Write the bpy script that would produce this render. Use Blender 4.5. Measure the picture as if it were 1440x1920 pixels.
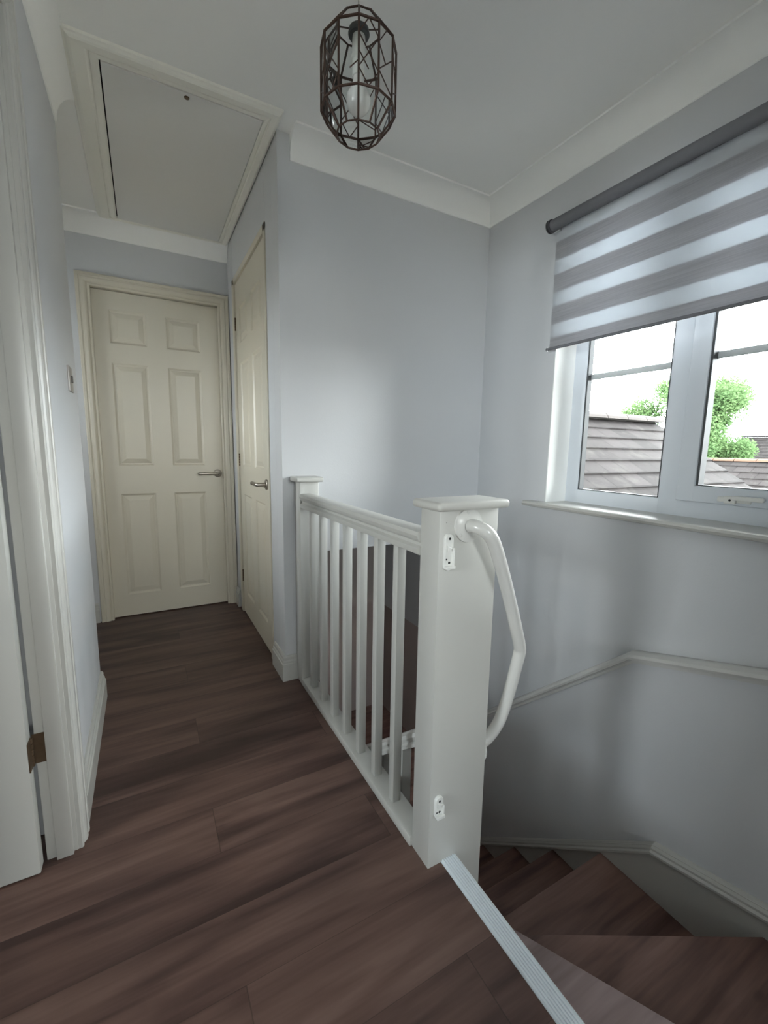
import bpy, bmesh, math, random
from mathutils import Vector, Matrix

random.seed(7)
S = bpy.context.scene
C = S.collection
for o in list(bpy.data.objects):
    bpy.data.objects.remove(o)

# ------------------------------------------------------------------ camera, world, exposure
YAW, PITCH, ROLL, FPX = 0.503798693, -0.144277458, 0.0162978753, 815.18
fw = Vector((math.sin(YAW)*math.cos(PITCH), math.cos(YAW)*math.cos(PITCH), math.sin(PITCH)))
r0 = Vector((math.cos(YAW), -math.sin(YAW), 0)); u0 = r0.cross(fw)
rt = math.cos(ROLL)*r0 + math.sin(ROLL)*u0
up = -math.sin(ROLL)*r0 + math.cos(ROLL)*u0
cd = bpy.data.cameras.new('camera'); cam = bpy.data.objects.new('camera', cd); C.objects.link(cam)
cd.sensor_fit = 'HORIZONTAL'; cd.sensor_width = 36.0; cd.lens = FPX/1440*36.0
cd.clip_start = 0.02; cd.clip_end = 500
m = Matrix.Identity(4)
for i in range(3):
    m[i][0] = rt[i]; m[i][1] = up[i]; m[i][2] = -fw[i]
m[0][3], m[1][3], m[2][3] = 0.0, 0.0, 1.093
cam.matrix_world = m
S.camera = cam

SKY = 9.0
S.view_settings.view_transform = 'Standard'; S.view_settings.look = 'None'
S.view_settings.gamma = 1; S.view_settings.use_curve_mapping = False
S.view_settings.exposure = 2.33
S.cycles.max_bounces = 14; S.cycles.diffuse_bounces = 9; S.cycles.glossy_bounces = 4
S.cycles.transparent_max_bounces = 16; S.cycles.transmission_bounces = 8
S.cycles.sample_clamp_indirect = 8.0
S.cycles.use_denoising = True

w = bpy.data.worlds.new('sky'); S.world = w; w.use_nodes = True
nt = w.node_tree; N = nt.nodes; L = nt.links; N.clear()
out = N.new('ShaderNodeOutputWorld'); bg = N.new('ShaderNodeBackground')
tc = N.new('ShaderNodeTexCoord'); nz = N.new('ShaderNodeTexNoise'); nz.inputs['Scale'].default_value = 3.0
nz.inputs['Detail'].default_value = 4
mp = N.new('ShaderNodeMapping'); mp.inputs['Scale'].default_value = (1, 1, 5)
cr = N.new('ShaderNodeValToRGB')
cr.color_ramp.elements[0].position = .38; cr.color_ramp.elements[0].color = (.80, .90, 1.0, 1)
cr.color_ramp.elements[1].position = .58; cr.color_ramp.elements[1].color = (1.0, .975, .95, 1)
L.new(tc.outputs['Generated'], mp.inputs['Vector']); L.new(mp.outputs[0], nz.inputs['Vector'])
L.new(nz.outputs[0], cr.inputs[0]); L.new(cr.outputs[0], bg.inputs['Color'])
# hazy overcast: brightest low in the sky, duller overhead
sx_ = N.new('ShaderNodeSeparateXYZ'); L.new(tc.outputs['Generated'], sx_.inputs[0])
mr = N.new('ShaderNodeMapRange'); mr.inputs['From Min'].default_value = .15; mr.inputs['From Max'].default_value = 1.0
mr.inputs['To Min'].default_value = SKY; mr.inputs['To Max'].default_value = SKY*.14
L.new(sx_.outputs[2], mr.inputs['Value']); L.new(mr.outputs[0], bg.inputs['Strength'])
L.new(bg.outputs[0], out.inputs['Surface'])

def portal(name, loc, rot, sx, sy):
    ld = bpy.data.lights.new(name, 'AREA'); ld.shape = 'RECTANGLE'; ld.size = sx; ld.size_y = sy
    ld.cycles.is_portal = True
    o = bpy.data.objects.new(name, ld); o.location = loc; o.rotation_euler = rot; C.objects.link(o)
# daylight portals: the stair window, then three added windows out of view
portal('stair_window_daylight', (1.93, .93, 1.45), (0, math.radians(90), 0), 1.22, 1.02)
portal('added_alcove_daylight', (-1.22, 2.6, 1.35), (0, math.radians(-90), 0), .7, .4)
portal('added_bedroom_daylight', (-3.25, .15, 1.5), (0, math.radians(-90), 0), 1.0, .9)
portal('added_rear_daylight', (.75, -3.72, 1.55), (math.radians(90), 0, 0), .9, 1.1)

# ------------------------------------------------------------------ materials
def mat(name, col, rough=.6, metal=0.0, spec=.5, noise=0.0, nscale=20, bump=0.0, bscale=200):
    mm = bpy.data.materials.new(name); mm.use_nodes = True
    n = mm.node_tree.nodes; l = mm.node_tree.links; b = n['Principled BSDF']
    b.inputs['Base Color'].default_value = (*col, 1); b.inputs['Roughness'].default_value = rough
    b.inputs['Metallic'].default_value = metal; b.inputs['Specular IOR Level'].default_value = spec
    t = n.new('ShaderNodeTexCoord')
    if noise:
        q = n.new('ShaderNodeTexNoise'); q.inputs['Scale'].default_value = nscale; q.inputs['Detail'].default_value = 4
        l.new(t.outputs['Object'], q.inputs['Vector'])
        x = n.new('ShaderNodeMix'); x.data_type = 'RGBA'
        x.inputs['A'].default_value = (*[c*(1-noise) for c in col], 1)
        x.inputs['B'].default_value = (*[min(1, c*(1+noise)) for c in col], 1)
        l.new(q.outputs[0], x.inputs['Factor']); l.new(x.outputs['Result'], b.inputs['Base Color'])
    if bump:
        q = n.new('ShaderNodeTexNoise'); q.inputs['Scale'].default_value = bscale; q.inputs['Detail'].default_value = 3
        l.new(t.outputs['Object'], q.inputs['Vector'])
        bm_ = n.new('ShaderNodeBump'); bm_.inputs['Strength'].default_value = bump; bm_.inputs['Distance'].default_value = .002
        l.new(q.outputs[0], bm_.inputs['Height']); l.new(bm_.outputs[0], b.inputs['Normal'])
    return mm

WALL = mat('wall_paint', (.60, .608, .622), .75, spec=.3, noise=.02, nscale=3, bump=.15, bscale=160)
CEIL = mat('ceiling_paint', (.92, .92, .895), .85, spec=.2, noise=.01, nscale=3, bump=.1, bscale=120)
GLOSS = mat('white_gloss_paint', (.52, .515, .485), .32, noise=.015, nscale=6)
DOORP = mat('cream_white_door_paint', (.62, .575, .475), .38, noise=.015, nscale=5)
UPVC = mat('white_upvc', (.68, .72, .77), .28)
GASKET = mat('grey_spacer_gasket', (.07, .075, .08), .6)
RAILP = mat('white_rail_enamel', (.62, .615, .59), .22)
PLAST = mat('white_plastic', (.78, .78, .75), .35)
DARK = mat('dark_hole', (.02, .02, .02), .8)
STEEL = mat('brushed_nickel', (.36, .33, .29), .35, metal=1.0)
BRASS = mat('dull_dark_brass', (.16, .11, .07), .5, metal=.8, noise=.25, nscale=80)
CHROME = mat('chrome', (.6, .6, .6), .2, metal=1.0)
ALU = mat('ribbed_white_aluminium', (.84, .89, .93), .30)
TUBE = mat('grey_tube_cover', (.18, .18, .195), .7)
CAPM = mat('dark_grey_cap', (.06, .06, .065), .4)
LEAD = mat('aged_copper_leading', (.060, .032, .022), .5, metal=.4, noise=.3, nscale=60)
BULBG = mat('frosted_bulb', (.8, .78, .76), .25)
HOLD = mat('dark_lampholder', (.03, .035, .035), .4)
CORD = mat('white_cord', (.6, .58, .55), .6)
GROUT = mat('ridge_mortar', (.30, .18, .12), .9, noise=.5, nscale=9)
RENDER_ = mat('outside_render', (.40, .37, .33), .9, noise=.06)
GRASS = mat('ground_outside', (.55, .52, .47), .95, noise=.3, nscale=1)
BARK = mat('bark', (.09, .065, .045), .9, noise=.3, nscale=15, bump=.6, bscale=30)

def wood(name, x_off, y_off, pitch_=0.167, length=1.305, tint=1.0, seams=True, axis=0, cols=None):
    """brown wood-look plank vinyl, planks along x, every row shifted by a third of a plank"""
    mm = bpy.data.materials.new(name); mm.use_nodes = True
    n = mm.node_tree.nodes; l = mm.node_tree.links; b = n['Principled BSDF']
    def M(op, a, b_=None, c=None):
        q = n.new('ShaderNodeMath'); q.operation = op
        for i, v in enumerate((a, b_, c)):
            if v is None: continue
            if isinstance(v, (int, float)): q.inputs[i].default_value = v
            else: l.new(v, q.inputs[i])
        return q.outputs[0]
    t = n.new('ShaderNodeTexCoord'); s = n.new('ShaderNodeSeparateXYZ'); l.new(t.outputs['Object'], s.inputs[0])
    X, Y, Z = s.outputs
    if axis: X, Y = Y, X
    v = M('DIVIDE', M('SUBTRACT', Y, y_off), pitch_); row = M('FLOOR', v); fv = M('SUBTRACT', v, row)
    uu = M('DIVIDE', M('ADD', M('SUBTRACT', X, x_off), M('MULTIPLY', row, length/3)), length)
    pid = M('FLOOR', uu); fu = M('SUBTRACT', uu, pid)
    cv = n.new('ShaderNodeCombineXYZ'); l.new(row, cv.inputs[0]); l.new(pid, cv.inputs[1])
    wn = n.new('ShaderNodeTexWhiteNoise'); wn.noise_dimensions = '2D'; l.new(cv.outputs[0], wn.inputs['Vector'])
    rnd = wn.outputs['Value']
    # grain coordinates, shifted plank by plank
    g = n.new('ShaderNodeCombineXYZ')
    l.new(M('ADD', M('MULTIPLY', X, 1.0), M('MULTIPLY', rnd, 37.0)), g.inputs[0])
    l.new(M('ADD', Y, M('MULTIPLY', rnd, 11.0)), g.inputs[1]); l.new(Z, g.inputs[2])
    def noise(sx, sy, scale, det, dist=0.0):
        mp_ = n.new('ShaderNodeMapping'); mp_.inputs['Scale'].default_value = (sx, sy, sy); l.new(g.outputs[0], mp_.inputs[0])
        q = n.new('ShaderNodeTexNoise'); q.inputs['Scale'].default_value = scale; q.inputs['Detail'].default_value = det
        q.inputs['Distortion'].default_value = dist
        l.new(mp_.outputs[0], q.inputs['Vector']); return q.outputs[0]
    broad = noise(.9, 7.0, 1.6, 3, .6)
    fine = noise(6, 130, 1.0, 5)
    mid = noise(2.0, 26, 1.2, 4, .4)
    r = n.new('ShaderNodeValToRGB')
    e = r.color_ramp.elements
    cols = cols or [(.048, .025, .021), (.082, .045, .037), (.122, .070, .056), (.165, .100, .082)]
    e[0].position = .22; e[0].color = (*[c*tint for c in cols[0]], 1)
    e[1].position = .86; e[1].color = (*[c*tint for c in cols[3]], 1)
    for p_, c_ in ((.42, cols[1]), (.62, cols[2])):
        k = e.new(p_); k.color = (*[c*tint for c in c_], 1)
    f = M('ADD', M('ADD', M('MULTIPLY', M('SUBTRACT', broad, .5), 1.35), M('MULTIPLY', M('SUBTRACT', mid, .5), .55)), M('ADD', M('MULTIPLY', fine, .22), .41))
    f = M('ADD', f, M('MULTIPLY', M('SUBTRACT', rnd, .5), .16))
    l.new(f, r.inputs[0])
    # knots
    mpk = n.new('ShaderNodeMapping'); mpk.inputs['Scale'].default_value = (2.2, 4.6, 0); l.new(g.outputs[0], mpk.inputs[0])
    vo = n.new('ShaderNodeTexVoronoi'); vo.inputs['Scale'].default_value = 1.0; l.new(mpk.outputs[0], vo.inputs['Vector'])
    kn = n.new('ShaderNodeMapRange'); kn.inputs['From Min'].default_value = .02; kn.inputs['From Max'].default_value = .085
    l.new(vo.outputs['Distance'], kn.inputs['Value'])
    sp = n.new('ShaderNodeSeparateXYZ'); l.new(vo.outputs['Color'], sp.inputs[0])
    keep = M('LESS_THAN', sp.outputs[0], .45)
    kmask = M('MULTIPLY', M('SUBTRACT', 1.0, kn.outputs[0]), keep)
    dk = n.new('ShaderNodeMix'); dk.data_type = 'RGBA'; dk.inputs['B'].default_value = (.018, .012, .010, 1)
    l.new(M('MULTIPLY', kmask, .75), dk.inputs['Factor']); l.new(r.outputs[0], dk.inputs['A'])
    col = dk.outputs['Result']
    if seams:
        ev = M('MINIMUM', fv, M('SUBTRACT', 1.0, fv)); eu = M('MINIMUM', fu, M('SUBTRACT', 1.0, fu))
        sm = M('MAXIMUM', M('LESS_THAN', ev, .0045), M('LESS_THAN', eu, .0009))
        x = n.new('ShaderNodeMix'); x.data_type = 'RGBA'; x.inputs['B'].default_value = (.012, .009, .008, 1)
        l.new(M('MULTIPLY', sm, .45), x.inputs['Factor']); l.new(col, x.inputs['A']); col = x.outputs['Result']
    l.new(col, b.inputs['Base Color'])
    b.inputs['Roughness'].default_value = .42; b.inputs['Specular IOR Level'].default_value = .4
    bu = n.new('ShaderNodeBump'); bu.inputs['Strength'].default_value = .18; bu.inputs['Distance'].default_value = .001
    l.new(fine, bu.inputs['Height']); l.new(bu.outputs[0], b.inputs['Normal'])
    return mm

HALLW = mat('taupe_hall_wall', (.30, .26, .24), .8, noise=.03, nscale=3)  # hall walls and header, darker than the landing walls
FLOORM = wood('brown_plank_vinyl', .125, .611)
TREADM = wood('lightened_tread_vinyl', -20, -3, pitch_=7, length=60, seams=False, tint=1.85)  # tinted lighter than the floor to make up for missing stair light

def glass_mat(name, tint=(1, 1, 1), refl=.06):
    mm = bpy.data.materials.new(name); mm.use_nodes = True
    n = mm.node_tree.nodes; l = mm.node_tree.links; n.clear()
    o = n.new('ShaderNodeOutputMaterial'); t = n.new('ShaderNodeBsdfTransparent'); t.inputs[0].default_value = (*tint, 1)
    g = n.new('ShaderNodeBsdfGlossy'); g.inputs['Roughness'].default_value = .02
    f = n.new('ShaderNodeFresnel'); f.inputs[0].default_value = 1.45
    x = n.new('ShaderNodeMixShader'); l.new(f.outputs[0], x.inputs[0]); l.new(t.outputs[0], x.inputs[1]); l.new(g.outputs[0], x.inputs[2]); g.inputs['Color'].default_value = (refl,)*3+(1,)
    l.new(x.outputs[0], o.inputs[0]); return mm
GLASS = glass_mat('window_glass', (.95, .97, .96), .02)
LGLASS = glass_mat('lantern_glass', (.93, .95, .945), .8)

def blind_mat(name, z0, period, phase):
    mm = bpy.data.materials.new(name); mm.use_nodes = True
    n = mm.node_tree.nodes; l = mm.node_tree.links; n.clear()
    o = n.new('ShaderNodeOutputMaterial')
    t = n.new('ShaderNodeTexCoord'); s = n.new('ShaderNodeSeparateXYZ'); l.new(t.outputs['Object'], s.inputs[0])
    a = n.new('ShaderNodeMath'); a.operation = 'SUBTRACT'; l.new(s.outputs[2], a.inputs[0]); a.inputs[1].default_value = z0
    d = n.new('ShaderNodeMath'); d.operation = 'DIVIDE'; l.new(a.outputs[0], d.inputs[0]); d.inputs[1].default_value = period
    fr = n.new('ShaderNodeMath'); fr.operation = 'FRACT'; l.new(d.outputs[0], fr.inputs[0])
    lt = n.new('ShaderNodeMath'); lt.operation = 'LESS_THAN'; l.new(fr.outputs[0], lt.inputs[0]); lt.inputs[1].default_value = phase
    mp_ = n.new('ShaderNodeMapping'); mp_.inputs['Scale'].default_value = (1, 7, 330); l.new(t.outputs['Object'], mp_.inputs[0])
    q = n.new('ShaderNodeTexNoise'); q.inputs['Scale'].default_value = 1.0; q.inputs['Detail'].default_value = 3; l.new(mp_.outputs[0], q.inputs['Vector'])
    cr_ = n.new('ShaderNodeMix'); cr_.data_type = 'RGBA'; cr_.inputs['A'].default_value = (.25, .25, .265, 1); cr_.inputs['B'].default_value = (.75, .75, .76, 1)
    l.new(q.outputs[0], cr_.inputs['Factor'])
    df = n.new('ShaderNodeBsdfDiffuse'); tr = n.new('ShaderNodeBsdfTranslucent'); l.new(cr_.outputs['Result'], df.inputs[0])
    tr.inputs[0].default_value = (.66, .66, .68, 1)
    op = n.new('ShaderNodeMixShader'); op.inputs[0].default_value = .5; l.new(df.outputs[0], op.inputs[1]); l.new(tr.outputs[0], op.inputs[2])
    df2 = n.new('ShaderNodeBsdfDiffuse'); df2.inputs[0].default_value = (.80, .80, .80, 1)
    tr2 = n.new('ShaderNodeBsdfTranslucent'); tr2.inputs[0].default_value = (.66, .68, .70, 1)
    sh = n.new('ShaderNodeMixShader'); sh.inputs[0].default_value = .62; l.new(df2.outputs[0], sh.inputs[1]); l.new(tr2.outputs[0], sh.inputs[2])
    tp = n.new('ShaderNodeBsdfTransparent'); tp.inputs[0].default_value = (.9, .92, .95, 1)
    sh2 = n.new('ShaderNodeMixShader'); sh2.inputs[0].default_value = .12; l.new(sh.outputs[0], sh2.inputs[1]); l.new(tp.outputs[0], sh2.inputs[2])
    x = n.new('ShaderNodeMixShader'); l.new(lt.outputs[0], x.inputs[0]); l.new(sh2.outputs[0], x.inputs[1]); l.new(op.outputs[0], x.inputs[2])
    l.new(x.outputs[0], o.inputs[0]); return mm

def roof_mat(name, tw, e, axis, shade=1.0):
    """concrete slates: side joints staggered course by course, lichen speckle"""
    mm = bpy.data.materials.new(name); mm.use_nodes = True
    n = mm.node_tree.nodes; l = mm.node_tree.links; b = n['Principled BSDF']
    t = n.new('ShaderNodeTexCoord')
    br = n.new('ShaderNodeTexBrick'); br.inputs['Scale'].default_value = 1.0
    br.inputs['Brick Width'].default_value = tw; br.inputs['Row Height'].default_value = e
    br.inputs['Mortar Size'].default_value = .006; br.inputs['Mortar Smooth'].default_value = .3
    br.inputs['Color1'].default_value = (.014*shade, .0125*shade, .0123*shade, 1)
    br.inputs['Color2'].default_value = (.024*shade, .0212*shade, .021*shade, 1)
    br.inputs['Mortar'].default_value = (.004, .0035, .0035, 1)
    l.new(t.outputs['UV'], br.inputs['Vector'])
    q = n.new('ShaderNodeTexNoise'); q.inputs['Scale'].default_value = 6; q.inputs['Detail'].default_value = 8; l.new(t.outputs['Object'], q.inputs['Vector'])
    r = n.new('ShaderNodeValToRGB'); r.color_ramp.elements[0].position = .56; r.color_ramp.elements[1].position = .72
    r.color_ramp.elements[0].color = (0, 0, 0, 1); l.new(q.outputs[0], r.inputs[0])
    x = n.new('ShaderNodeMix'); x.data_type = 'RGBA'; l.new(r.outputs[0], x.inputs['Factor'])
    l.new(br.outputs['Color'], x.inputs['A']); x.inputs['B'].default_value = (.030*shade, .028*shade, .026*shade, 1)
    l.new(x.outputs['Result'], b.inputs['Base Color']); b.inputs['Roughness'].default_value = .85; b.inputs['Specular IOR Level'].default_value = .08
    return mm

def leaf_mat():
    mm = bpy.data.materials.new('tree_leaf'); mm.use_nodes = True
    n = mm.node_tree.nodes; l = mm.node_tree.links; n.clear()
    o = n.new('ShaderNodeOutputMaterial'); t = n.new('ShaderNodeTexCoord')
    q = n.new('ShaderNodeTexNoise'); q.inputs['Scale'].default_value = 1.4; q.inputs['Detail'].default_value = 5; l.new(t.outputs['Object'], q.inputs['Vector'])
    x = n.new('ShaderNodeMix'); x.data_type = 'RGBA'; x.inputs['A'].default_value = (.045, .095, .04, 1); x.inputs['B'].default_value = (.13, .19, .085, 1)
    l.new(q.outputs[0], x.inputs['Factor'])
    d = n.new('ShaderNodeBsdfDiffuse'); tr = n.new('ShaderNodeBsdfTranslucent')
    l.new(x.outputs['Result'], d.inputs[0]); l.new(x.outputs['Result'], tr.inputs[0])
    mx = n.new('ShaderNodeMixShader'); mx.inputs[0].default_value = .45; l.new(d.outputs[0], mx.inputs[1]); l.new(tr.outputs[0], mx.inputs[2])
    l.new(mx.outputs[0], o.inputs[0]); return mm
LEAF = leaf_mat()

# ------------------------------------------------------------------ mesh helpers
class MB:
    def __init__(s): s.v = []; s.f = []; s.mi = []
    def add(s, vs, fs, mi=0):
        k = len(s.v); s.v += [tuple(p) for p in vs]; s.f += [tuple(i+k for i in f) for f in fs]; s.mi += [mi]*len(fs); return s
    def box(s, x0, x1, y0, y1, z0, z1, mi=0):
        return s.add([(x0, y0, z0), (x1, y0, z0), (x1, y1, z0), (x0, y1, z0), (x0, y0, z1), (x1, y0, z1), (x1, y1, z1), (x0, y1, z1)],
                     [(0, 3, 2, 1), (4, 5, 6, 7), (0, 1, 5, 4), (1, 2, 6, 5), (2, 3, 7, 6), (3, 0, 4, 7)], mi)
    def prism(s, poly, z0, z1, mi=0):
        n = len(poly)
        return s.add([(x, y, z0) for x, y in poly]+[(x, y, z1) for x, y in poly],
                     [tuple(range(n-1, -1, -1)), tuple(range(n, 2*n))]+[(i, (i+1) % n, n+(i+1) % n, n+i) for i in range(n)], mi)
    def sweep(s, rings, cap=True, closed=False, mi=0):
        """rings: list of equal-length closed loops of points"""
        n = len(rings[0]); vs = [p for r in rings for p in r]; fs = []
        R = len(rings)
        for a in range(R if closed else R-1):
            b_ = (a+1) % R
            for i in range(n):
                j = (i+1) % n
                fs.append((a*n+i, a*n+j, b_*n+j, b_*n+i))
        if cap and not closed:
            fs.append(tuple(range(n-1, -1, -1))); fs.append(tuple((R-1)*n+i for i in range(n)))
        return s.add(vs, fs, mi)
    def tube(s, pts, r, seg=12, mi=0):
        pts = [Vector(p) for p in pts]; rings = []
        t0 = (pts[1]-pts[0]).normalized()
        nrm = t0.orthogonal().normalized()
        for i, p in enumerate(pts):
            a = pts[max(i-1, 0)]; b_ = pts[min(i+1, len(pts)-1)]; t = (b_-a).normalized()
            nrm = (nrm - t*nrm.dot(t)).normalized(); bn = t.cross(nrm)
            rr = r[i] if isinstance(r, (list, tuple)) else r
            rings.append([p+rr*(math.cos(2*math.pi*k/seg)*nrm+math.sin(2*math.pi*k/seg)*bn) for k in range(seg)])
        return s.sweep(rings, mi=mi)
    def cyl(s, a, b_, r, seg=20, mi=0): return s.tube([a, b_], r, seg, mi)
    def lathe(s, c, prof, seg=24, axis='z', mi=0):
        rings = []
        for r, h in prof:
            ring = []
            for k in range(seg):
                a = 2*math.pi*k/seg; p = (r*math.cos(a), r*math.sin(a), h)
                if axis == 'y': p = (p[0], p[2], p[1])
                if axis == 'x': p = (p[2], p[0], p[1])
                ring.append((c[0]+p[0], c[1]+p[1], c[2]+p[2]))
            rings.append(ring)
        return s.sweep(rings, mi=mi)
    def build(s, name, mats, parent=None, bevel=0, seg=2, smooth=False, angle=35):
        me = bpy.data.meshes.new(name); me.from_pydata(s.v, [], s.f)
        if not isinstance(mats, (list, tuple)): mats = [mats]
        for q in mats: me.materials.append(q)
        for p, i in zip(me.polygons, s.mi): p.material_index = i
        bmm = bmesh.new(); bmm.from_mesh(me); bmesh.ops.recalc_face_normals(bmm, faces=bmm.faces)
        if bevel:
            ed = [e for e in bmm.edges if len(e.link_faces) == 2 and e.calc_face_angle() > math.radians(50)]
            bmesh.ops.bevel(bmm, geom=ed, offset=bevel, segments=seg, profile=.5, affect='EDGES', clamp_overlap=True)
        if smooth or bevel:
            for f in bmm.faces: f.smooth = True
            for e in bmm.edges:
                if len(e.link_faces) == 2 and e.calc_face_angle() > math.radians(angle): e.smooth = False
        bmm.to_mesh(me); bmm.free()
        o = bpy.data.objects.new(name, me); C.objects.link(o)
        if parent: o.parent = parent
        return o

def empty(name, loc=(0, 0, 0)):
    o = bpy.data.objects.new(name, None); C.objects.link(o); o.empty_display_size = .05
    return o
def tag(o, label, cat, group=None):
    o['label'] = label; o['category'] = cat
    if group: o['group'] = group
    return o
def struct(o): o['kind'] = 'structure'; return o

XW, YW = 1.66, 1.91            # window wall plane, stairwell back wall plane
XL, YC = -.215, 2.13           # left wall plane and its end
ZC = 2.345; XC = .535; YE = 3.10

# ------------------------------------------------------------------ structure: floors, ceiling, walls
poly = [(-3.3, -3.6), (1.9, -3.6), (1.9, -.35), (.684, -.35), (.684, .83), (.64, .83), (.64, YW), (.60, YW), (.60, 3.3), (-3.3, 3.3)]
struct(MB().prism(poly, -.25, 0).build('floor', FLOORM))
BOUNCE = mat('pale_bounce_floor', (.62, .57, .50), .95, noise=.05, nscale=60)
b = MB(); b.box(-3.25, 1.9, -3.6, -.45, 0, .008); b.box(-3.25, -1.5, -.45, 2.03, 0, .006)  # unseen pale floor sheets added to bounce light up to the ceiling
struct(b.build('floor_bounce', BOUNCE))
struct(MB().box(-3.3, 1.9, -3.7, 3.3, ZC, ZC+.12).build('ceiling', CEIL))
b = MB()
b.box(XL-.10, XL, 1.40, YC, 0, ZC+.01); b.box(-.2825, XL, 1.325, 1.40, 0, ZC+.01); b.box(XL-.10, XL, .50, 1.325, 2.0, ZC+.01); b.box(XL-.10, XL, -3.6, .50, 0, ZC+.01)
struct(b.build('wall_left', WALL, bevel=.006, seg=3))
struct(MB().box(-3.3, XL-.101, YC-.10, YC, 0, ZC+.01).build('wall_alcove_near', WALL))
b = MB(); b.box(-1.25, -1.15, YC-.05, 2.4, 0, ZC+.01); b.box(-1.25, -1.15, 2.8, YE+.05, 0, ZC+.01); b.box(-1.25, -1.15, 2.4, 2.8, 0, 1.0); b.box(-1.25, -1.15, 2.4, 2.8, 1.7, ZC+.01)
struct(b.build('wall_alcove_left', WALL))
b = MB(); b.box(-1.2, .6, YE+.10, YE+.2, -.2, ZC+.01); b.box(-1.2, -.24, YE, YE+.10, 0, ZC+.01)
b.box(.49, .6, YE, YE+.10, 0, ZC+.01); b.box(-.24, .49, YE, YE+.10, 2.0, ZC+.01)
struct(b.build('wall_end', WALL))
b = MB(); b.box(XC+.045, .65, YW+.1, YE+.05, -.30, ZC+.01); b.box(XC, XC+.045, YW+.1, 2.13, 0, ZC+.01)
b.box(XC, XC+.045, 2.93, YE+.05, 0, ZC+.01); b.box(XC, XC+.045, 2.13, 2.93, 2.075, ZC+.01)
struct(b.build('wall_cupboard', WALL, bevel=.004, seg=3))
b = MB(); b.box(XC, XW+.1, YW, YW+.10, .605, ZC+.01); b.box(.62, XW+.1, YW+.1, 3.1, .605, .72)
b.box(XC, .65, YW, YW+.1, -.25, .605)
struct(b.build('wall_back', WALL))
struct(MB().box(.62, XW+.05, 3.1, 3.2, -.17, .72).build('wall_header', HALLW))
WY0, WY1, WZ0, WZ1 = .43, 1.43, .83, 2.105
b = MB(); x0, x1 = XW, XW+.178
b.box(x0, x1, WY1, 2.4, -2.7, ZC+.01); b.box(x0, x1, -3.6, WY0, -2.7, ZC+.01)
b.box(x0, x1, WY0, WY1, -2.7, WZ0); b.box(x0, x1, WY0, WY1, WZ1, ZC+.01); b.box(x0, x1, 2.4, 3.2, -.17, .72)
struct(b.build('wall_right', WALL))
b = MB(); b.box(.684, XW+.1, -.45, -.35, -2.7, -.001)
X0, X1 = .3, 1.2
b.box(-3.3, X0, -3.7, -3.6, -.2, ZC+.01); b.box(X1, 1.9, -3.7, -3.6, -.2, ZC+.01); b.box(X0, X1, -3.7, -3.6, -.2, 1.0); b.box(X0, X1, -3.7, -3.6, 2.1, ZC+.01)
struct(b.build('wall_near', WALL))
# unseen bedroom on the left, with a window opening added for daylight
b = MB(); b.box(-3.4, -3.2, -3.6, -.3, 0, ZC+.01); b.box(-3.4, -3.2, .6, YC, 0, ZC+.01); b.box(-3.4, -3.2, -.3, .6, 0, 1.0); b.box(-3.4, -3.2, -.3, .6, 2.0, ZC+.01)
struct(b.build('wall_bedroom', WALL))
# ground floor hall seen down the stairwell
struct(MB().box(-1.3, 3.1, -1.3, 5.4, -2.75, -2.6).build('floor_hall', FLOORM))
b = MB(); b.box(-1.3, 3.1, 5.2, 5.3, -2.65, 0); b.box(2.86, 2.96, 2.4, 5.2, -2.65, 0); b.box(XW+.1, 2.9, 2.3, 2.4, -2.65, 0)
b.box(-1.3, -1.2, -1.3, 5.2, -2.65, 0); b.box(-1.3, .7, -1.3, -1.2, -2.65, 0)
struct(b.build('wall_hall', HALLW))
b = MB(); b.box(-1.3, 3.1, 3.2, 5.4, -.17, -.05)
struct(b.build('ceiling_hall', CEIL))
# wall under the landing edge beside the winders
struct(MB().box(.60, .672, -.35, .86, -2.6, -.02).build('wall_under_landing', WALL))

# ------------------------------------------------------------------ cornices
def cove(proj_, h):
    pts = [(0, -h-.012), (.007, -h-.010), (.009, -h)]
    for k in range(9):
        a = math.radians(90*k/8)
        # concave quarter curve from wall to ceiling
        pts.append((.009+(proj_-.012)*(1-math.cos(a)), -h+.0+(h-.008)*math.sin(a)))
    pts += [(proj_+.002, -.008), (proj_+.002, 0.004), (0, 0.004)]
    return pts
def cornice(name, a, b_, nrm, p=.088, h=.088):
    prof = cove(p, h); rings = []
    for q in (a, b_):
        rings.append([(q[0]+nrm[0]*u, q[1]+nrm[1]*u, ZC+z) for u, z in prof])
    return struct(MB().sweep(rings).build(name, CEIL, smooth=True, angle=25))
cornice('trim_1', (.588, YW+.002), (XW+.05, YW+.002), (0, -1))
cornice('trim_2', (XW+.002, -3.6), (XW+.002, YW+.05), (-1, 0))
cornice('trim_3', (XL-.002, -3.6), (XL-.002, YC-.005), (1, 0), p=.07)
cornice('trim_4', (-1.15, YE+.002), (XC+.02, YE+.002), (0, -1), p=.085)

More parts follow.
